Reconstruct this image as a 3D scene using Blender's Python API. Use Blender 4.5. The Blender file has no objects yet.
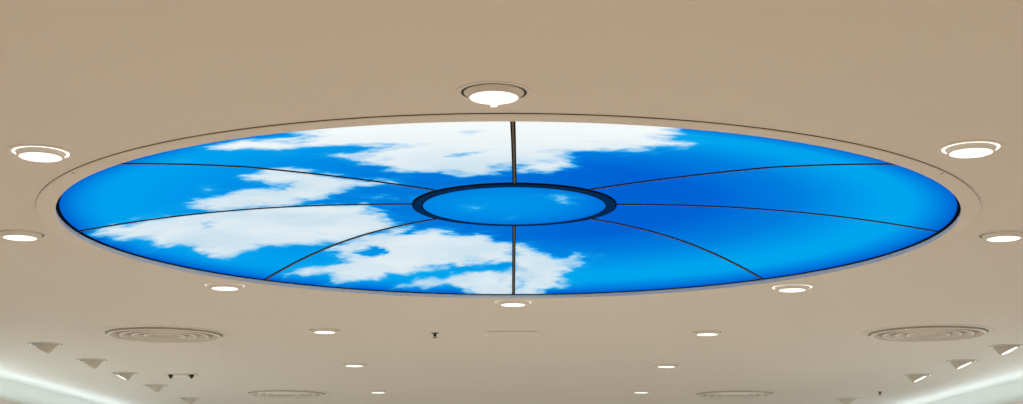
import bpy, bmesh, math
import numpy as np
from mathutils import Vector

SC = bpy.context.scene
COL = SC.collection
PI = math.pi
H = 2.9                      # ceiling height
CX, CY = -0.015, 6.549       # centre of the round opening
R_OPEN, R_SKY = 2.003, 2.009
K = 1.25
COVE_W, DOWN_W, WASH_W = 33.0, 78.0, 90.0
RG, RB = 0.90, 0.76

# ------------------------------------------------------------------ materials
def mat(name, color, rough=0.6, metal=0.0, emit=0.0, ecol=None, noise=0.0, scale=8.0, bump=0.0, spec=0.3):
    m = bpy.data.materials.new(name); m.use_nodes = True
    nt = m.node_tree; b = nt.nodes['Principled BSDF']
    b.inputs['Base Color'].default_value = (*color, 1)
    b.inputs['Roughness'].default_value = rough
    b.inputs['Metallic'].default_value = metal
    b.inputs['Specular IOR Level'].default_value = spec
    if emit:
        b.inputs['Emission Color'].default_value = (*(ecol or color), 1)
        b.inputs['Emission Strength'].default_value = emit
    if noise or bump:
        tc = nt.nodes.new('ShaderNodeTexCoord'); n = nt.nodes.new('ShaderNodeTexNoise')
        n.inputs['Scale'].default_value = scale; n.inputs['Detail'].default_value = 4
        nt.links.new(tc.outputs['Object'], n.inputs['Vector'])
        if noise:
            r = nt.nodes.new('ShaderNodeMapRange')
            r.inputs['To Min'].default_value = 1 - noise; r.inputs['To Max'].default_value = 1 + noise
            nt.links.new(n.outputs['Fac'], r.inputs['Value'])
            x = nt.nodes.new('ShaderNodeVectorMath'); x.operation = 'SCALE'
            x.inputs[0].default_value = color
            nt.links.new(r.outputs['Result'], x.inputs['Scale'])
            nt.links.new(x.outputs['Vector'], b.inputs['Base Color'])
        if bump:
            bp = nt.nodes.new('ShaderNodeBump'); bp.inputs['Strength'].default_value = bump
            bp.inputs['Distance'].default_value = 0.002
            nt.links.new(n.outputs['Fac'], bp.inputs['Height'])
            nt.links.new(bp.outputs['Normal'], b.inputs['Normal'])
    return m

M = {}
M['ceiling'] = mat('ceiling_paint', (0.80, 0.765, 0.715), 0.8, noise=0.012, scale=1.3, bump=0.03)
M['wall'] = mat('wall_paint', (0.80, 0.80, 0.76), 0.8, noise=0.015, scale=2)
M['trim'] = mat('trim_paint', (0.78, 0.74, 0.68), 0.75, noise=0.01, scale=3)
M['floor'] = mat('floor_tile', (0.64, 0.545, 0.45), 0.5, noise=0.04, scale=1.5)
M['ring'] = mat('ring_paint', (0.80, 0.765, 0.715), 0.65, noise=0.01, scale=2)
M['fitting'] = mat('fitting_enamel', (0.80, 0.77, 0.72), 0.45, noise=0.01, scale=20)
M['fitting_dim'] = mat('fitting_inner', (0.78, 0.75, 0.70), 0.5, noise=0.01, scale=20)
M['groove_dark'] = mat('groove_dark', (0.03, 0.03, 0.028), 0.6, noise=0.05, scale=20)  # near-black colour stands in for the shadow in the gaps
M['groove_lit'] = mat('groove_lit', (0.9, 0.9, 0.86), 0.4, emit=1.6, ecol=(1.0, 0.97, 0.9))  # light caught in the gap put in as emission
M['groove_faint_glow'] = mat('groove_faint_glow', (0.9, 0.9, 0.86), 0.4, emit=0.75, ecol=(1.0, 0.96, 0.88))  # weaker emission for fainter light in the gap
M['lens'] = mat('lamp_lens', (1, 1, 1), 0.3, emit=1.25, ecol=(1.0, 0.97, 0.90))
M['head'] = mat('lamp_head_enamel', (0.62, 0.585, 0.50), 0.5, noise=0.01, scale=20)
M['reveal'] = mat('reveal_glow_tint', (0.86, 0.96, 1.0), 0.5, noise=0.01, scale=6)  # pale blue base colour stands in for the film's glow on the reveal
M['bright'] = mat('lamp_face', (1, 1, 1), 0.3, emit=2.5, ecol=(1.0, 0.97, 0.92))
M['rib'] = mat('rib_metal', (0.010, 0.016, 0.022), 0.7, spec=0.0)
M['rib_cap'] = mat('rib_cap_metal', (0.19, 0.175, 0.155), 0.6, spec=0.0)
M['gasket'] = mat('edge_gasket', (0.004, 0.012, 0.028), 0.7, spec=0.0)
M['hub_ring'] = mat('hub_ring_reflection_tint', (0.002, 0.050, 0.24), 0.7, spec=0.0)  # blue of the reflected sky put into the base colour
M['black'] = mat('black_plastic', (0.02, 0.02, 0.02), 0.5, noise=0.05, scale=30)
M['grey'] = mat('grey_metal', (0.18, 0.17, 0.15), 0.4, metal=0.6, noise=0.05, scale=30)
M['louvre'] = mat('louvre_enamel', (0.66, 0.61, 0.53), 0.5, noise=0.01, scale=15)
M['vent_dark'] = mat('vent_shadow_plate', (0.36, 0.33, 0.285), 0.6, noise=0.03, scale=15)  # dark colour stands in for shade between the louvres
M['louvre_edge'] = mat('louvre_edge', (0.93, 0.91, 0.87), 0.4, noise=0.01, scale=15)
M['panel_edge'] = mat('hatch_edge', (0.95, 0.95, 0.93), 0.35, noise=0.01, scale=15)

# printed, back-lit sky film: cloud cover comes from the mesh attribute "cloud"
def sky_material(name, hub=False):
    m = bpy.data.materials.new(name); m.use_nodes = True
    nt = m.node_tree; N = nt.nodes; L = nt.links
    b = N['Principled BSDF']
    tc = N.new('ShaderNodeTexCoord')
    sep = N.new('ShaderNodeSeparateXYZ'); L.new(tc.outputs['Object'], sep.inputs[0])
    comb = N.new('ShaderNodeCombineXYZ')
    L.new(sep.outputs['X'], comb.inputs['X']); L.new(sep.outputs['Y'], comb.inputs['Y'])
    ln = N.new('ShaderNodeVectorMath'); ln.operation = 'LENGTH'; L.new(comb.outputs[0], ln.inputs[0])
    mr = N.new('ShaderNodeMapRange'); mr.inputs['From Max'].default_value = R_SKY
    L.new(ln.outputs['Value'], mr.inputs['Value'])
    rp = N.new('ShaderNodeValToRGB'); L.new(mr.outputs['Result'], rp.inputs['Fac'])
    def s(c): return tuple(((v/255+0.055)/1.055)**2.4 if v > 10 else v/255/12.92 for v in c) + (1,)
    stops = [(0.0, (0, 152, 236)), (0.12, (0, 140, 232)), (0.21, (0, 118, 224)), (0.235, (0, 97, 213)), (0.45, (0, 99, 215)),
             (0.66, (0, 128, 226)), (0.84, (0, 166, 240)), (0.90, (0, 166, 240)), (0.955, (0, 132, 228)), (1.0, (0, 84, 204))]  # darker last stops: backlight falloff at the rim put into the film colour
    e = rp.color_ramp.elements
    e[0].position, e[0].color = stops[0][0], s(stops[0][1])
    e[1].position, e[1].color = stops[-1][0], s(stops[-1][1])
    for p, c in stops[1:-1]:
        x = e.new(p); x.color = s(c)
    # the film is paler towards the cloudy side
    side = N.new('ShaderNodeMapRange'); side.inputs['From Min'].default_value = 0.5; side.inputs['From Max'].default_value = -1.1
    side.inputs['To Max'].default_value = 0.55
    L.new(sep.outputs['X'], side.inputs['Value'])
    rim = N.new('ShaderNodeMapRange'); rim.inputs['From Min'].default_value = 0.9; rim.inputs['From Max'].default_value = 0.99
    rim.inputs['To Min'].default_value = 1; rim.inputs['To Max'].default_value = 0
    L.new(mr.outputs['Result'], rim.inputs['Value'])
    mu = N.new('ShaderNodeMath'); mu.operation = 'MULTIPLY'
    L.new(side.outputs['Result'], mu.inputs[0]); L.new(rim.outputs['Result'], mu.inputs[1])
    m1 = N.new('ShaderNodeMix'); m1.data_type = 'RGBA'
    L.new(mu.outputs[0], m1.inputs['Factor']); L.new(rp.outputs['Color'], m1.inputs['A'])
    m1.inputs['B'].default_value = s((0, 158, 240))
    at = N.new('ShaderNodeAttribute'); at.attribute_name = 'cloud'
    # fine wisps
    n1 = N.new('ShaderNodeTexNoise'); n1.inputs['Scale'].default_value = 5.5; n1.inputs['Detail'].default_value = 8
    n1.inputs['Roughness'].default_value = 0.62
    L.new(comb.outputs[0], n1.inputs['Vector'])
    a1 = N.new('ShaderNodeMath'); a1.operation = 'MULTIPLY_ADD'
    L.new(n1.outputs['Fac'], a1.inputs[0]); a1.inputs[1].default_value = 1.5; a1.inputs[2].default_value = -0.75
    band = N.new('ShaderNodeMath'); band.operation = 'MULTIPLY'       # 4 d (1-d): only where the edge is soft
    inv = N.new('ShaderNodeMath'); inv.operation = 'SUBTRACT'; inv.inputs[0].default_value = 1.12
    L.new(at.outputs['Fac'], inv.inputs[1])
    L.new(at.outputs['Fac'], band.inputs[0]); L.new(inv.outputs[0], band.inputs[1])
    b4 = N.new('ShaderNodeMath'); b4.operation = 'MULTIPLY'; b4.inputs[1].default_value = 3.4
    L.new(band.outputs[0], b4.inputs[0])
    a2 = N.new('ShaderNodeMath'); a2.operation = 'MULTIPLY_ADD'
    L.new(a1.outputs[0], a2.inputs[0]); L.new(b4.outputs[0], a2.inputs[1]); L.new(at.outputs['Fac'], a2.inputs[2])
    cr = N.new('ShaderNodeMapRange'); cr.interpolation_type = 'SMOOTHSTEP'
    cr.inputs['From Min'].default_value = 0.10; cr.inputs['From Max'].default_value = 0.90
    L.new(a2.outputs[0], cr.inputs['Value'])
    # cyan fringe then white
    f1 = N.new('ShaderNodeMapRange'); f1.inputs['From Max'].default_value = 0.35; f1.inputs['To Max'].default_value = 0.85
    L.new(cr.outputs['Result'], f1.inputs['Value'])
    m2 = N.new('ShaderNodeMix'); m2.data_type = 'RGBA'
    L.new(f1.outputs['Result'], m2.inputs['Factor']); L.new(m1.outputs['Result'], m2.inputs['A'])
    m2.inputs['B'].default_value = s((30, 180, 242))
    f2 = N.new('ShaderNodeMapRange'); f2.inputs['From Min'].default_value = 0.2; f2.inputs['From Max'].default_value = 1.0
    L.new(cr.outputs['Result'], f2.inputs['Value'])
    n2 = N.new('ShaderNodeTexNoise'); n2.inputs['Scale'].default_value = 2.6; n2.inputs['Detail'].default_value = 5
    L.new(comb.outputs[0], n2.inputs['Vector'])
    m3 = N.new('ShaderNodeMix'); m3.data_type = 'RGBA'
    r3 = N.new('ShaderNodeMapRange'); r3.inputs['From Min'].default_value = 0.38; r3.inputs['From Max'].default_value = 0.62
    L.new(n2.outputs['Fac'], r3.inputs['Value']); L.new(r3.outputs['Result'], m3.inputs['Factor'])
    m3.inputs['A'].default_value = s((205, 228, 241)); m3.inputs['B'].default_value = s((226, 239, 245))
    # brighter cloud on the side nearest the shop front
    r4 = N.new('ShaderNodeMapRange'); r4.inputs['From Min'].default_value = -0.75; r4.inputs['From Max'].default_value = -1.7
    L.new(sep.outputs['Y'], r4.inputs['Value'])
    m5 = N.new('ShaderNodeMix'); m5.data_type = 'RGBA'
    L.new(r4.outputs['Result'], m5.inputs['Factor']); L.new(m3.outputs['Result'], m5.inputs['A'])
    m5.inputs['B'].default_value = s((247, 252, 252))
    m4 = N.new('ShaderNodeMix'); m4.data_type = 'RGBA'
    L.new(f2.outputs['Result'], m4.inputs['Factor']); L.new(m2.outputs['Result'], m4.inputs['A'])
    L.new(m5.outputs['Result'], m4.inputs['B'])
    b.inputs['Base Color'].default_value = (0.0, 0.0, 0.0, 1); b.inputs['Roughness'].default_value = 0.9
    b.inputs['Specular IOR Level'].default_value = 0.0
    L.new(m4.outputs['Result'], b.inputs['Emission Color']); b.inputs['Emission Strength'].default_value = 0.98
    m.cycles.emission_sampling = 'NONE'
    return m
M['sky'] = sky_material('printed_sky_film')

# ------------------------------------------------------------------ helpers
def tag(o, label=None, cat=None, group=None, kind=None):
    if label: o['label'] = label
    if cat: o['category'] = cat
    if group: o['group'] = group
    if kind: o['kind'] = kind
    return o

def empty(name, loc, rz=0.0):
    o = bpy.data.objects.new(name, None); COL.objects.link(o)
    o.location = loc; o.rotation_euler = (0, 0, rz); o.empty_display_size = 0.1
    return o

def mesh_obj(name, verts, faces, m, parent=None, smooth=False):
    me = bpy.data.meshes.new(name); me.from_pydata([tuple(v) for v in verts], [], faces); me.update()
    me.materials.append(m)
    if smooth:
        for p in me.polygons: p.use_smooth = True
    o = bpy.data.objects.new(name, me); COL.objects.link(o)
    if parent: o.parent = parent
    return o

def obj_bm(name, bm, m, parent=None, smooth=False):
    bmesh.ops.recalc_face_normals(bm, faces=bm.faces)
    me = bpy.data.meshes.new(name); bm.to_mesh(me); bm.free(); me.materials.append(m)
    if smooth:
        for p in me.polygons: p.use_smooth = True
    o = bpy.data.objects.new(name, me); COL.objects.link(o)
    if parent: o.parent = parent
    return o

def lathe(name, prof, m, parent=None, seg=96, closed=False, off=(0, 0, 0), smooth=False, cap=False):
    """prof: list of (r, z); revolved about z"""
    V, F = [], []
    n = len(prof)
    for i in range(seg):
        a = 2*PI*i/seg
        for r, z in prof:
            V.append((off[0]+r*math.cos(a), off[1]+r*math.sin(a), off[2]+z))
    rng = n if closed else n-1
    for i in range(seg):
        j = (i+1) % seg
        for k in range(rng):
            l = (k+1) % n
            F.append((i*n+k, j*n+k, j*n+l, i*n+l))
    bm = bmesh.new(); vs = [bm.verts.new(v) for v in V]
    for f in F:
        bm.faces.new([vs[q] for q in f])
    bmesh.ops.remove_doubles(bm, verts=bm.verts, dist=1e-6)
    return obj_bm(name, bm, m, parent, smooth)

def disc(name, r, z, m, parent=None, seg=64, thick=0.002, off=(0, 0)):
    """lens: slightly bulging solid disc"""
    prof = [(0.0, z), (r*0.6, z+0.0006), (r*0.95, z+0.0012), (r, z+0.002), (r, z+0.002+thick), (0.0, z+0.002+thick)]
    return lathe(name, prof, m, parent, seg, off=(off[0], off[1], 0))

def box_bm(bm, x0, x1, y0, y1, z0, z1):
    g = bmesh.ops.create_cube(bm, size=1.0)
    for v in g['verts']:
        v.co = Vector(((x0+x1)/2+v.co.x*(x1-x0), (y0+y1)/2+v.co.y*(y1-y0), (z0+z1)/2+v.co.z*(z1-z0)))
    return g['verts']

def box(name, x0, x1, y0, y1, z0, z1, m, parent=None, bevel=0.0):
    bm = bmesh.new(); box_bm(bm, x0, x1, y0, y1, z0, z1)
    if bevel:
        bmesh.ops.bevel(bm, geom=bm.edges[:], offset=bevel, segments=2, affect='EDGES')
    return obj_bm(name, bm, m, parent)

def copy_tree(o, parent=None):
    c = o.copy(); COL.objects.link(c)
    if parent: c.parent = parent
    for ch in [q for q in bpy.data.objects if q.parent == o]:
        copy_tree(ch, c)
    return c

# ------------------------------------------------------------------ the room
XW, Y0, Y1 = 4.94, -4.0, 22.0
DROP = 0.25
XL = 4.69                    # inner edge of the cove lip
def ceiling():
    bm = bmesh.new()
    rect = [bm.verts.new(c) for c in ((-XW-.05, Y0-.05, H), (XW+.05, Y0-.05, H), (XW+.05, Y1+.05, H), (-XW-.05, Y1+.05, H))]
    ed = [bm.edges.new((rect[i], rect[(i+1) % 4])) for i in range(4)]
    n = 256
    c = [bm.verts.new((CX+2.035*math.cos(2*PI*i/n), CY+2.035*math.sin(2*PI*i/n), H)) for i in range(n)]
    ed += [bm.edges.new((c[i], c[(i+1) % n])) for i in range(n)]
    bmesh.ops.triangle_fill(bm, edges=ed, use_beauty=True)
    for f in [f for f in bm.faces if math.hypot(f.calc_center_median().x-CX, f.calc_center_median().y-CY) < 2.0
              and all(math.hypot(v.co.x-CX, v.co.y-CY) < 2.05 for v in f.verts)]:
        bm.faces.remove(f)
    g = bmesh.ops.extrude_face_region(bm, geom=bm.faces[:])
    for v in [q for q in g['geom'] if isinstance(q, bmesh.types.BMVert)]:
        v.co.z += 0.015
    o = obj_bm('ceiling', bm, M['ceiling']); tag(o, 'flat off-white painted ceiling with round opening for the sky dome', kind='structure')
ceiling()
tag(box('floor', -XW-.1, XW+.1, Y0-.1, Y1+.1, -0.1, 0, M['floor']), 'warm tan shop floor under the ceiling', kind='structure')
tag(box('wall_left', -XW-.1, -XW, Y0, Y1, 0, H, M['wall']), 'pale wall washed by cove light on the left', kind='structure')
tag(box('wall_right', XW, XW+.1, Y0, Y1, 0, H, M['wall']), 'pale wall washed by cove light on the right', kind='structure')
tag(box('wall_front', -XW-.1, XW+.1, Y0-.1, Y0, 0, H, M['wall']), 'plain pale wall behind the camera', kind='structure')
tag(box('wall_back', -XW-.1, XW+.1, Y1, Y1+.1, 0, H, M['wall']), 'plain pale wall at the far end', kind='structure')
for s, nm in ((-1, 'left'), (1, 'right')):
    bm = bmesh.new()
    a, b = sorted((s*XL, s*(XL+0.03)))
    box_bm(bm, a, b, Y0, Y1, H-DROP-0.16, H-DROP)                       # upstand of the cove
    a, b = sorted((s*(XL+0.03), s*XW))
    box_bm(bm, a, b, Y0, Y1, H-DROP-0.16, H-DROP-0.13)                  # soffit under the lamps
    tag(obj_bm('trim_%d' % (1 if s < 0 else 2), bm, M['trim']), 'beige cove lip along the %s wall' % nm, kind='structure')
    L = bpy.data.lights.new('cove_lamp', 'AREA'); L.shape = 'RECTANGLE'; L.size = Y1-Y0-0.6; L.size_y = 0.05
    L.energy = COVE_W; L.color = (0.78, 0.97, 1.06); L.spread = PI
    lo = bpy.data.objects.new('cove_lamp', L); COL.objects.link(lo)
    lo.location = (s*(XL+0.075), (Y0+Y1)/2, H-DROP+0.005)
    lo.rotation_euler = Vector((-s*0.25, 0, 0.97)).to_track_quat('-Z', 'Y').to_euler()

# ------------------------------------------------------------------ the luminous sky dome
dome = empty('sky_dome', (CX, CY, H))
tag(dome, 'large round backlit ceiling dome printed with blue sky and white clouds, split by dark ribs', 'ceiling light')
HX, HY, RH, RHI = 0.027, 0.035, 0.38*K, 0.342*K
def dz(x, y):
    """height of the film above the ceiling line, metres; x, y from the dome's centre (numpy or float)"""
    x = np.asarray(x, float)/K; y = np.asarray(y, float)/K
    r = np.hypot(x, y)
    t = np.clip((r-.38)/(1.607-.38), 0, 1.05)
    b = .021*np.sin(np.pi*np.clip(t, 0, 1))
    y = y/np.maximum(r, 1e-6)
    near = np.clip((-y-.3)/.4, 0, 1)*np.clip((r-1.15)/.45, 0, 1)
    return K*(.117-.104*t**2.3+b*y-.013*near)
CLOUDS = [
    (1, [(-0.351, -0.92),(-0.344, -0.827),(-0.371, -0.769),(-0.418, -0.805),(-0.468, -0.82),(-0.521, -0.766),(-0.498, -0.707),(-0.452, -0.689),(-0.403, -0.673),(-0.328, -0.684),(-0.273, -0.681),(-0.21, -0.658),(-0.25, -0.624),(-0.297, -0.598),(-0.318, -0.561),(-0.284, -0.531),(-0.264, -0.482),(-0.254, -0.432),(-0.238, -0.382),(-0.204, -0.346),(-0.151, -0.358),(-0.105, -0.311),(-0.063, -0.326),(-0.037, -0.374),(-0.006, -0.411),(0.011, -0.398),(0.017, -0.366),(0.046, -0.367),(0.071, -0.338),(0.12, -0.415),(0.093, -0.485),(0.12, -0.522),(0.133, -0.577),(0.164, -0.614),(0.203, -0.599),(0.247, -0.644),(0.281, -0.666),(0.325, -0.679),(0.334, -0.722),(0.304, -0.753),(0.288, -0.815),(0.303, -0.848),(0.283, -0.884),(0.291, -0.932),(0.264, -1.15),(0.149, -1.15),(0.001, -1.15),(-0.188, -1.15),(-0.306, -1.15)]),
    (0.5, [(-0.614, -0.657),(-0.586, -0.68),(-0.579, -0.63),(-0.6, -0.603)]),
    (0.9, [(-0.442, -0.819),(-0.378, -0.835),(-0.319, -0.888),(-0.367, -0.795),(-0.41, -0.689),(-0.469, -0.719),(-0.522, -0.759),(-0.484, -0.808)]),
    (0.95, [(-0.497, -0.428),(-0.448, -0.443),(-0.403, -0.407),(-0.359, -0.349),(-0.314, -0.285),(-0.265, -0.241),(-0.317, -0.213),(-0.355, -0.208),(-0.376, -0.152),(-0.419, -0.099),(-0.452, -0.056),(-0.468, -0.004),(-0.529, 0.005),(-0.62, -0.003),(-0.684, -0.008),(-0.728, -0.038),(-0.705, -0.114),(-0.663, -0.162),(-0.613, -0.184),(-0.576, -0.206),(-0.533, -0.216),(-0.49, -0.216),(-0.505, -0.282),(-0.529, -0.327),(-0.54, -0.381)]),
    (0.45, [(-0.659, -0.294),(-0.619, -0.306),(-0.6, -0.254),(-0.623, -0.2),(-0.659, -0.205)]),
    (0.5, [(-0.315, -0.078),(-0.277, -0.103),(-0.217, -0.086),(-0.235, -0.06),(-0.281, -0.051)]),
    (0.45, [(-0.861, -0.049),(-0.826, -0.053),(-0.791, -0.022),(-0.805, -0.001),(-0.846, -0.019)]),
    (1, [(-0.961, 0.041),(-0.927, 0.024),(-0.872, 0.029),(-0.815, 0.029),(-0.783, 0.014),(-0.695, 0.005),(-0.638, 0.002),(-0.505, -0.007),(-0.471, 0.002),(-0.318, 0.016),(-0.325, 0.096),(-0.286, 0.201),(-0.278, 0.284),(-0.304, 0.333),(-0.431, 0.469),(-0.469, 0.457),(-0.497, 0.465),(-0.571, 0.435),(-0.62, 0.426),(-0.664, 0.457),(-0.702, 0.486),(-0.771, 0.446),(-0.802, 0.347),(-0.84, 0.296),(-0.895, 0.242),(-0.899, 0.181),(-0.938, 0.151),(-0.953, 0.096)]),
    (1, [(-0.253, 0.299),(-0.262, 0.354),(-0.293, 0.416),(-0.232, 0.39),(-0.18, 0.339),(-0.145, 0.429),(-0.079, 0.395),(-0.042, 0.498),(0.014, 0.514),(0.014, 0.751),(-0.053, 0.755),(-0.129, 0.722),(-0.173, 0.762),(-0.228, 0.776),(-0.259, 0.815),(-0.329, 0.81),(-0.388, 0.827),(-0.487, 0.827),(-0.521, 0.763),(-0.592, 0.715),(-0.533, 0.683),(-0.456, 0.665),(-0.443, 0.622),(-0.472, 0.526),(-0.406, 0.451),(-0.334, 0.377)]),
    (0.95, [(-0.315, 0.894),(-0.262, 0.864),(-0.191, 0.856),(-0.117, 0.811),(-0.031, 0.805),(0.014, 0.774),(0.015, 1.06),(-0.078, 1.06),(-0.128, 0.93),(-0.179, 0.906),(-0.236, 0.918)]),
    (1, [(0.011, 0.533),(0.057, 0.56),(0.091, 0.627),(0.147, 0.668),(0.2, 0.63),(0.208, 0.671),(0.19, 0.705),(0.219, 0.74),(0.178, 0.758),(0.176, 0.806),(0.141, 0.832),(0.157, 0.89),(0.149, 0.946),(0.097, 0.952),(0.078, 1.06),(0.012, 1.06)]),
    (0.5, [(0.074, -0.095),(0.105, -0.121),(0.151, -0.073),(0.13, -0.03),(0.095, -0.052)]),
    (0.42, [(-0.13, -0.01),(-0.091, -0.064),(-0.056, -0.009),(-0.09, 0.058)]),
    (0.42, [(-0.023, 0.159),(-0.003, 0.129),(0.013, 0.153),(-0.006, 0.178)]),
    (-0.3, [(-0.092, -0.804),(-0.05, -0.854),(-0.016, -0.859),(-0.03, -0.801),(-0.076, -0.765)]),
    (-0.55, [(-0.106, -0.557),(-0.062, -0.601),(-0.014, -0.611),(-0.034, -0.572),(-0.083, -0.533)]),
    (-0.6, [(-0.491, -0.29),(-0.459, -0.306),(-0.454, -0.255),(-0.483, -0.219)]),
    (-0.6, [(-0.736, 0.141),(-0.706, 0.11),(-0.704, 0.16),(-0.729, 0.192)]),
    (-0.9, [(-0.406, 0.583),(-0.383, 0.538),(-0.352, 0.55),(-0.34, 0.6),(-0.368, 0.638),(-0.398, 0.635)]),
]
def vnoise(x, y, seed):
    xi, yi = np.floor(x).astype(int), np.floor(y).astype(int)
    fx, fy = x-xi, y-yi
    fx = fx*fx*(3-2*fx); fy = fy*fy*(3-2*fy)
    def h(a, b):
        v = np.sin(a*127.1+b*311.7+seed*74.7)*43758.5453
        return v-np.floor(v)
    return (h(xi, yi)*(1-fx)+h(xi+1, yi)*fx)*(1-fy)+(h(xi, yi+1)*(1-fx)+h(xi+1, yi+1)*fx)*fy
def fbm(x, y, seed, s, n=4):
    o = 0; a = 1; tot = 0
    for i in range(n):
        o = o+a*(vnoise(x*s, y*s, seed+i*13)-.5); tot += a; s *= 2.1; a *= .6
    return o/tot*2
def signed(px, py, poly):
    P = np.array(poly); Q = np.roll(P, -1, axis=0)
    best = np.full(px.shape, 9.0); inside = np.zeros(px.shape, bool)
    for (ax, ay), (bx, by) in zip(P, Q):
        ex, ey = bx-ax, by-ay
        t = np.clip(((px-ax)*ex+(py-ay)*ey)/max(ex*ex+ey*ey, 1e-12), 0, 1)
        best = np.minimum(best, np.hypot(px-ax-t*ex, py-ay-t*ey))
        if ay != by:
            inside ^= ((ay > py) != (by > py)) & (px < (bx-ax)*(py-ay)/(by-ay)+ax)
    return np.where(inside, best, -best)
def cloud_cover(x, y):
    u, v = x/R_SKY, y/R_SKY
    wx = u+.040*fbm(u, v, 3, 9)+.024*fbm(u, v, 41, 30)
    wy = v+.030*fbm(u, v, 17, 9)+.020*fbm(u, v, 57, 30)
    d = np.zeros_like(u)
    for w, poly in CLOUDS:
        if w <= 0: continue
        s = signed(wx, wy, poly); soft = .13 if w > .8 else .22
        k = np.clip(.5+s/soft, 0, 1); k = k*k*(3-2*k)
        d = np.maximum(d, w*k)
        halo = np.clip(1+s/.17, 0, 1)**1.5*.27*w
        d = np.maximum(d, halo)
    for w, poly in CLOUDS:
        if w > 0: continue
        s = signed(wx, wy, poly); k = np.clip(.5+s/.05, 0, 1); k = k*k*(3-2*k)
        d = d*(1+w*k)
    m = fbm(u, v, 91, 6, 5)
    d = d*(1-np.clip(.32*(m-.05), 0, .25))
    return np.clip(d, 0, 1)

HUB_A = np.radians([-3.3, 40.4, 90.0, 140.0, 183.3, 222.2, 270.0, 314.5])
EDGE_A = np.radians([0.46, 44.8, 89.26, 133.4, 179.42, 223.7, 270.5, 316.1])
def plan(r, k):
    """point on the dome at radius r along rib number k (fractions lie between ribs)"""
    ks = np.arange(9)
    ha = np.interp(k, ks, np.append(HUB_A, HUB_A[0]+2*PI)); ea = np.interp(k, ks, np.append(EDGE_A, EDGE_A[0]+2*PI))
    t = (r-RH)/(R_SKY-RH)
    hx, hy = HX+RH*np.cos(ha), HY+RH*np.sin(ha)
    return hx+(R_SKY*np.cos(ea)-hx)*t, hy+(R_SKY*np.sin(ea)-hy)*t
NR, NA = 120, 130
def wedge(name, a0, a1, r0, r1, nr, na):
    R = np.linspace(r0, r1, nr); A = np.linspace(a0, a1, na)
    rr, aa = np.meshgrid(R, A, indexing='ij')
    x, y = plan(rr, aa); z = dz(x, y)
    V = np.stack([x, y, z], -1).reshape(-1, 3)
    idx = np.arange(nr*na).reshape(nr, na)
    F = np.stack([idx[:-1, :-1], idx[:-1, 1:], idx[1:, 1:], idx[1:, :-1]], -1).reshape(-1, 4)
    # a few millimetres of thickness round the border: a back skin and side walls
    T = np.array([0, 0, 0.004])
    border = np.concatenate([idx[0, :], idx[1:, -1], idx[-1, -2::-1], idx[-2:0:-1, 0]])
    nb = len(border); V2 = V[border]+T
    base = len(V)
    side = [(int(border[i]), int(border[(i+1) % nb]), base+(i+1) % nb, base+i) for i in range(nb)]
    Vall = np.concatenate([V, V2])
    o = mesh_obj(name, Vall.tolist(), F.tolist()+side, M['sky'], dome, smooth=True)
    at = o.data.attributes.new('cloud', 'FLOAT', 'POINT')
    at.data.foreach_set('value', cloud_cover(Vall[:, 0], Vall[:, 1]).astype(np.float32))
    return o
for k in range(8):
    wedge('sky_panel', k, k+1, RH-0.01, R_SKY, NR, NA)
# centre disc
def hub_disc():
    nr, na = 60, 200
    R = np.linspace(0.002, RHI+0.01, nr); A = np.linspace(0, 2*PI, na, endpoint=False)
    rr, aa = np.meshgrid(R, A, indexing='ij')
    x = HX+rr*np.cos(aa); y = HY+rr*np.sin(aa); z = dz(x, y)-0.0075
    V = np.stack([x, y, z], -1).reshape(-1, 3); idx = np.arange(nr*na).reshape(nr, na)
    n = np.roll(idx, -1, axis=1)
    F = np.stack([idx[:-1], n[:-1], n[1:], idx[1:]], -1).reshape(-1, 4).tolist()+[idx[0].tolist()]
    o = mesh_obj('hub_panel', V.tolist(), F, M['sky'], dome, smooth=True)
    at = o.data.attributes.new('cloud', 'FLOAT', 'POINT')
    at.data.foreach_set('value', cloud_cover(V[:, 0], V[:, 1]).astype(np.float32))
    o['label'] = 'plain blue round centre panel'
hub_disc()
def ring_on_dome(name, prof, m, seg=192, cx=HX, cy=HY, parent=dome):
    """prof: closed list of (r, offset below the film)"""
    V, F = [], []; n = len(prof)
    for i in range(seg):
        a = 2*PI*i/seg
        for r, d in prof:
            x, y = cx+r*math.cos(a), cy+r*math.sin(a)
            V.append((x, y, float(dz(x, y))-d))
    for i in range(seg):
        j = (i+1) % seg
        for k in range(n):
            l = (k+1) % n
            F.append((i*n+k, j*n+k, j*n+l, i*n+l))
    bm = bmesh.new(); vs = [bm.verts.new(v) for v in V]
    for f in F: bm.faces.new([vs[q] for q in f])
    return obj_bm(name, bm, m, parent)
hr = ring_on_dome('hub_ring', [(RH-.002, -0.001), (RH-.002, 0.007), (RHI+.004, 0.0095), (RHI+.004, -0.001)], M['hub_ring'])
hr['label'] = 'navy blue ring round the centre panel'
ring_on_dome('edge_bead', [(RH+.002, 0.0), (RH+.002, 0.0078), (RH-.0035, 0.0082), (RH-.0035, 0.0)], M['rib'], parent=hr)
ring_on_dome('edge_bead', [(RHI+.005, 0.002), (RHI+.005, 0.0102), (RHI-.001, 0.0102), (RHI-.001, 0.002)], M['rib'], parent=hr)
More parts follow.
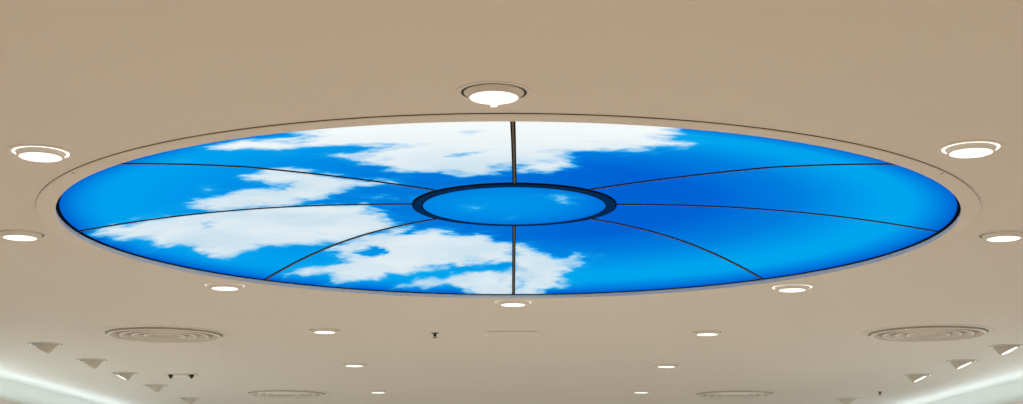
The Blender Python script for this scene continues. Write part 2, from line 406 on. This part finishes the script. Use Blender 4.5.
# ribs: dark channel with a lighter cover strip
def rib(a):
    (xa, ya), (xb, yb) = plan(RH, a), plan(R_SKY, a)
    dirn = math.atan2(yb-ya, xb-xa)
    def strip(hw, d0, d1, name, m, parent):
        n = 60; V, F = [], []
        for i in range(n):
            r = RH+(R_SKY-0.004-RH)*i/(n-1)
            x, y = plan(r, a); x, y = float(x), float(y); z = float(dz(x, y))
            for sx, d in ((-hw, d0), (-hw, d1), (hw, d1), (hw, d0)):
                V.append((x-sx*math.sin(dirn), y+sx*math.cos(dirn), z-d))
        for i in range(n-1):
            for k in range(4):
                l = (k+1) % 4
                F.append((i*4+k, (i+1)*4+k, (i+1)*4+l, i*4+l))
        F += [(0, 1, 2, 3), tuple((n-1)*4+q for q in (3, 2, 1, 0))]
        bm = bmesh.new(); vs = [bm.verts.new(v) for v in V]
        for f in F: bm.faces.new([vs[q] for q in f])
        return obj_bm(name, bm, m, parent)
    o = strip(0.0090, -0.001, 0.003, 'rib', M['rib'], dome)
    c = strip(0.0036, 0.003, 0.0042, 'cover_strip', M['rib_cap'], o); c['label'] = 'brownish metal cover strip'
for k in range(8): rib(k)
# dark gasket at the edge of the film
gz = 0.0155
lathe('edge_gasket', [(2.024, gz+.002), (2.024, gz-.002), (1.989, gz-.002), (1.989, gz+.002)],
      M['gasket'], dome, 256, closed=True)
# painted ring: flange below the ceiling and reveal up to the film
prof = [(2.078, 0.0), (2.078, -0.0030), (2.084, -0.0032), (2.083, -0.0065), (2.070, -0.0090), (2.050, -0.0095), (2.020, -0.0080), (R_OPEN+.003, -0.007), (R_OPEN, -0.006),
        (R_OPEN+.001, -0.002), (2.036, -0.002), (2.036, 0.0)]
tr = lathe('trim_ring', prof, M['ring'], dome, 256, closed=True)
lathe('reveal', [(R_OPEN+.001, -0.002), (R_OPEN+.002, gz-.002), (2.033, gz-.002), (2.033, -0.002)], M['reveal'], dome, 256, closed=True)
lathe('painted_shadow', [(2.0785, 0.0), (2.0785, -0.0028), (2.0835, -0.0028), (2.0835, 0.0)], M['black'], tr, 256, closed=True)  # black strip painting the shade along the flange's outer edge
tr['label'] = 'beige painted ring round the dome'
for a in (math.radians(-142), math.radians(-38)):
    bm = bmesh.new(); box_bm(bm, -.0015, .0015, -.010, .010, -.0098, -.0050)
    o = obj_bm('seam', bm, M['grey'], tr); o.location = (2.070*math.cos(a), 2.070*math.sin(a), 0)
    o.rotation_euler = (0, 0, a-PI/2-0.5)

# ------------------------------------------------------------------ downlights
RED = (1.0, RG, RB)
COOL = (0.93, 1.0, 1.05)
def downlight(x, y, r_groove, groove, label, group, clip=False, power=1.0, col=None):
    gw = .008 if groove == 'groove_lit' else .006
    t = empty('downlight', (x, y, H)); tag(t, label, 'downlight', group)
    rg = r_groove; ro = max(rg+.016, .116)
    lathe('trim_ring', [(rg+.003, 0), (ro, 0), (ro, -.002), (ro-.004, -.0035), (rg+.004, -.0030), (rg+.003, -.002)], M['fitting'], t, 64, closed=True)
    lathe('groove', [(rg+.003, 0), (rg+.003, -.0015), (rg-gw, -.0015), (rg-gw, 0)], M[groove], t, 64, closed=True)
    lathe('housing', [(rg-gw, 0), (rg-gw, -.0035), (rg-gw-.003, -.006), (.081, -.014), (.079, -.019), (.074, -.019), (.074, 0)], M['fitting_dim'], t, 64, closed=True, smooth=False)
    ln = lathe('lens', [(0, -.0205), (.05, -.0203), (.070, -.0195), (.0745, -.0180), (.0745, -.012), (0, -.012)], M['lens'], t, 48)
    if clip:
        c = box('clip', -.011, .009, .074, .086, -.0235, -.0165, M['bright'], t, bevel=.002)  # tab made emissive to give the bright blob beside the lens
        c.location = (0, 0, 0)
    L = bpy.data.lights.new('lamp', 'SPOT'); L.energy = DOWN_W*power; L.spot_size = math.radians(150); L.spot_blend = 1.0
    L.shadow_soft_size = 0.04; L.color = col or RED
    lo = bpy.data.objects.new('lamp', L); COL.objects.link(lo); lo.parent = t; lo.location = (0, 0, -0.07)
    return t
G1 = 'downlights in a ring round the dome'
ring = [(-.055, 4.229, .098, 'groove_dark', 'largest downlight, with a dark crescent gap, above the dome at the top centre', True),
        (-1.682, 4.990, .0960, 'groove_lit', 'downlight with a bright halo left of the dome, upper one on that side', False),
        (1.615, 4.916, .0960, 'groove_lit', 'downlight with a bright halo right of the dome, upper one on that side', False),
        (-2.275, 6.549, .104, 'groove_dark', 'downlight at the left edge of the photo beside the dome', False),
        (2.275, 6.548, .104, 'groove_dark', 'downlight at the right edge of the photo beside the dome', False),
        (-1.629, 8.100, .110, 'groove_faint_glow', 'downlight below the left part of the dome edge', False),
        (1.601, 8.140, .110, 'groove_lit', 'downlight below the right part of the dome edge', False),
        (.009, 8.752, .110, 'groove_faint_glow', 'downlight just below the dome on its centre line', False)]
for x, y, g, gm, lb, cl in ring: downlight(x, y, g, gm, lb, G1, cl)
G2 = 'downlights in two rows beyond the dome'
rows = [(-1.323, 10.156, 'nearest downlight of the left row beyond the dome'),
        (-1.370, 12.575, 'middle downlight of the left row beyond the dome'),
        (-1.427, 15.480, 'farthest downlight of the left row beyond the dome'),
        (1.397, 10.257, 'nearest downlight of the right row beyond the dome'),
        (1.355, 12.630, 'middle downlight of the right row beyond the dome'),
        (1.381, 15.440, 'farthest downlight of the right row beyond the dome')]
for x, y, lb in rows: downlight(x, y, .098, 'groove_dark', lb, G2, power=0.65, col=COOL)

# ------------------------------------------------------------------ adjustable wall washers
def frustum_tilted(name, r0, r1, length, tilt, az, m, parent, z_top=-0.001, up=0.12):
    """bell-shaped lamp head; axis tilted by `tilt` from straight down towards azimuth az; cut flush below the ceiling"""
    bm = bmesh.new()
    seg = 40
    axis = Vector((math.sin(tilt)*math.cos(az), math.sin(tilt)*math.sin(az), -math.cos(tilt)))
    u = axis.orthogonal().normalized(); v = axis.cross(u).normalized()
    rings = []
    for q, r in ((-up, r1*1.1), (-up*0.4, r1), (length*0.55, r0*1.06), (length*0.96, r0), (length, r0*0.97), (length, r0*0.86), (length-0.008, r0*0.84)):
        c = axis*q
        rings.append([bm.verts.new(c+u*(r*math.cos(2*PI*i/seg))+v*(r*math.sin(2*PI*i/seg))) for i in range(seg)])
    for a, b in zip(rings[:-1], rings[1:]):
        for i in range(seg):
            bm.faces.new((a[i], a[(i+1) % seg], b[(i+1) % seg], b[i]))
    bmesh.ops.bisect_plane(bm, geom=bm.verts[:]+bm.edges[:]+bm.faces[:], plane_co=(0, 0, z_top), plane_no=(0, 0, 1), clear_outer=True)
    o = obj_bm(name, bm, m, parent, smooth=True)
    bm = bmesh.new()
    c = axis*(length-0.003)
    f = bm.faces.new([bm.verts.new(c+u*(r0*.85*math.cos(2*PI*i/seg))+v*(r0*.85*math.sin(2*PI*i/seg))) for i in range(seg)])
    g = bmesh.ops.extrude_face_region(bm, geom=[f])
    for w in [q for q in g['geom'] if isinstance(q, bmesh.types.BMVert)]: w.co -= axis*0.006
    bmesh.ops.bisect_plane(bm, geom=bm.verts[:]+bm.edges[:]+bm.faces[:], plane_co=(0, 0, z_top), plane_no=(0, 0, 1), clear_outer=True)
    return o, obj_bm('lens', bm, M['bright'], o), axis
def washer(x, y, side, tilt, turn, label, rad=.125, head=.078, length=.045, power=None):
    t = empty('adjustable_spotlight', (x, y, H)); tag(t, label, 'spotlight', 'adjustable spotlights along the %s wall' % ('left' if side < 0 else 'right'))
    lathe('trim_ring', [(rad-.020, 0), (rad, 0), (rad, -.002), (rad-.005, -.0045), (rad-.018, -.0045), (rad-.020, -.003)], M['fitting'], t, 56, closed=True)
    lathe('painted_shadow', [(rad+.0005, 0), (rad+.0045, 0), (rad+.0045, -.0012), (rad+.0005, -.0012)], M['groove_dark'], t, 56, closed=True)  # dark ring painting the shaded edge of the flange
    lathe('recess', [(0, 0), (rad-.020, 0), (rad-.020, -.0012), (0, -.0012)], M['groove_dark'], t, 56)
    az = (PI if side < 0 else 0) + side*math.radians(turn)*-1*(-1)
    az = math.atan2(-math.sin(math.radians(turn)), side*math.cos(math.radians(turn)))
    o, l, ax = frustum_tilted('lamp_head', head, head*1.25, length, math.radians(tilt), az, M['head'], t)
    clipm = box('clip_glint', -.004, .004, -.004, .004, -.006, -.003, M['groove_lit'], t, bevel=.001); clipm.location = (side*(rad-.012), 0, 0)  # small emissive dot painting the bright spot on the flange
    L = bpy.data.lights.new('lamp', 'SPOT'); L.energy = WASH_W; L.spot_size = math.radians(110); L.spot_blend = 0.8
    L.shadow_soft_size = 0.03; L.color = (0.82, 1.0, 1.05)
    lo = bpy.data.objects.new('lamp', L); COL.objects.link(lo); lo.parent = t
    lo.location = ax*(length+0.02); lo.rotation_euler = ax.to_track_quat('-Z', 'Y').to_euler()
    return t
wl = [(-3.59, 11.06, 33, -12, 'nearest spotlight on the left, just above the bright cove'),
      (-3.574, 12.27, 33, -8, 'second nearest spotlight in the left row, hooded and unlit-looking'),
      (-3.615, 13.46, 26, 13, 'third spotlight in the left row, showing a thin bright lens edge'),
      (-3.646, 14.79, 30, -8, 'fourth spotlight in the left row, near the small bracket with black feet'),
      (-3.683, 16.54, 30, -8, 'farthest spotlight in the left row, at the bottom edge of the photo')]
for x, y, ti, tu, lb in wl: washer(x, y, -1, ti, tu, lb, head=.067)
wr = [(3.83, 11.13, 25, 22, 'nearest spotlight on the right, at the right edge of the photo'),
      (3.831, 12.26, 23, 18, 'second spotlight in the right row, with a thin bright lens edge'),
      (3.811, 13.545, 25, 17, 'third spotlight in the right row, smaller, above the bright cove'),
      (3.826, 16.49, 30, -8, 'farthest spotlight in the right row, at the bottom edge of the photo')]
for x, y, ti, tu, lb in wr: washer(x, y, 1, ti, tu, lb)

# ------------------------------------------------------------------ round air diffusers
def diffuser(x, y, R, label):
    t = empty('air_diffuser', (x, y, H)); tag(t, label, 'air vent', 'round ceiling air diffusers')
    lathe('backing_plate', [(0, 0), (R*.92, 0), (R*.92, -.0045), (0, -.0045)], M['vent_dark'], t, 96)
    lathe('outer_frame', [(R*.90, -.001), (R, -.001), (R, -.003), (R*.965, -.0055), (R*.90, -.005)], M['ring'], t, 96, closed=True)
    for q, f in enumerate((.86, .68, .50, .32)):
        ro = R*f; ri = ro-R*.10
        c = lathe('louvre_ring', [(ro-.004, -.004), (ro, -.017), (ro-.006, -.022), (ri+.01, -.012), (ri, -.004)], M['louvre'], t, 96, closed=True)
        lathe('louvre_lip', [(ro+.001, -.0165), (ro-.004, -.0235), (ro-.016, -.0215), (ro-.006, -.0165)], M['louvre_edge'], c, 96, closed=True)
    lathe('centre_disc', [(0, -.012), (R*.12, -.012), (R*.15, -.008), (R*.15, -.004), (0, -.004)], M['louvre'], t, 64)
    return t
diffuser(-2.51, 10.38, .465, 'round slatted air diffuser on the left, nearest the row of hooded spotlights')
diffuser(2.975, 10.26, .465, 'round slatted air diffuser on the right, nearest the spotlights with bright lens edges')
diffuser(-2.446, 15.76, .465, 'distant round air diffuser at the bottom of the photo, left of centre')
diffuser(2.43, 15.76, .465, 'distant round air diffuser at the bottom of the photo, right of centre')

# ------------------------------------------------------------------ small ceiling fittings
def sprinkler(x, y, label, s=1.0):
    t = empty('sprinkler_head', (x, y, H)); tag(t, label, 'sprinkler')
    lathe('escutcheon', [(0, 0), (.036*s, 0), (.034*s, -.004), (.02*s, -.007), (0, -.007)], M['grey'], t, 32)
    lathe('body', [(0, -.006), (.013*s, -.006), (.013*s, -.022), (.007*s, -.026), (0, -.026)], M['black'], t, 24)
    for q in (-1, 1):
        bm = bmesh.new(); box_bm(bm, q*.010*s-.002, q*.010*s+.002, -.002, .002, -.034, -.02)
        obj_bm('frame_arm', bm, M['grey'], t)
    lathe('deflector', [(0, -.033), (.020*s, -.033), (.021*s, -.035), (.006, -.037), (0, -.037)], M['black'], t, 24)
sprinkler(-.551, 10.32, 'small dark sprinkler head left of the square access hatch', 0.8)
sprinkler(3.945, 15.51, 'small dark sprinkler head near the far end of the right spotlights', 0.8)

t = empty('access_hatch', (.003, 10.39, H)); tag(t, 'faint square access hatch with pale edges below the dome', 'hatch')
w = .190
box('hatch_panel', -w+.012, w-.012, -w+.012, w-.012, -.004, 0, M['ring'], t, bevel=.001)
box('frame_edge', -w, w, w-.012, w, -.007, 0, M['panel_edge'], t, bevel=.001)
box('frame_edge', -w, w, -w, -w+.006, -.007, 0, M['fitting'], t, bevel=.001)
box('frame_edge', -w, -w+.008, -w+.006, w-.012, -.007, 0, M['panel_edge'], t, bevel=.001)
box('frame_edge', w-.008, w, -w+.006, w-.012, -.007, 0, M['panel_edge'], t, bevel=.001)
for sx in (-1, 1):
    box('corner_latch', sx*(w-.018)-.010, sx*(w-.018)+.010, -.06, .02, -.010, -.004, M['panel_edge'], t, bevel=.002)

t = empty('ceiling_bracket', (-3.10, 13.55, H)); tag(t, 'small pale bar with two black feet on the left of the ceiling', 'bracket')
box('base_plate', -.150, .150, -.045, .045, -.005, 0, M['louvre'], t, bevel=.002)
box('bar', -.070, .070, -.03, .03, -.032, -.004, M['panel_edge'], t, bevel=.003)
for sx in (-1, 1):
    f = lathe('foot', [(0, -.004), (.021, -.004), (.022, -.022), (.012, -.030), (.007, -.042), (0, -.042)], M['black'], t, 24, off=(sx*.098, 0, 0))
    f['label'] = 'black conical foot'

# ------------------------------------------------------------------ world, camera
for x, y, p, c in ((-2.6, 1.2, 1.3, RED), (2.6, 1.2, 1.3, RED), (0, 0.6, 1.3, RED), (-2.2, -2.2, 1.3, RED), (2.2, -2.2, 1.3, RED),
                   (-2, 18.6, 1.3, COOL), (2, 18.6, 1.3, COOL), (0, 20, 1.3, COOL)):      # unseen fill lamps added to even out the ceiling brightness
    L = bpy.data.lights.new('added_fill_lamp', 'SPOT'); L.energy = DOWN_W*p; L.spot_size = math.radians(150); L.spot_blend = 1.0
    L.shadow_soft_size = 0.06; L.color = c
    lo = bpy.data.objects.new('added_fill_lamp', L); COL.objects.link(lo); lo.location = (x, y, H-0.05)
W = bpy.data.worlds.new('world'); SC.world = W; W.use_nodes = True
W.node_tree.nodes['Background'].inputs[0].default_value = (0.9, 0.85, 0.75, 1)
W.node_tree.nodes['Background'].inputs[1].default_value = 0.2
cam = bpy.data.cameras.new('camera'); co = bpy.data.objects.new('camera', cam); COL.objects.link(co)
cam.sensor_fit = 'HORIZONTAL'; cam.sensor_width = 36.0; cam.lens = 36.0*1440/1023
co.location = (0, 0, H-1.25); co.rotation_euler = (math.radians(90+12.1), -0.001, 0)
SC.camera = co
v = SC.view_settings
v.view_transform = 'Standard'; v.look = 'None'; v.exposure = 0.0; v.gamma = 1.0; v.use_curve_mapping = False
SC.cycles.max_bounces = 10; SC.cycles.diffuse_bounces = 6
SC.cycles.sample_clamp_indirect = 4.0
SC.cycles.use_denoising = True
SC.cycles.min_light_bounces = 4
SC.cycles.light_sampling_threshold = 0.0
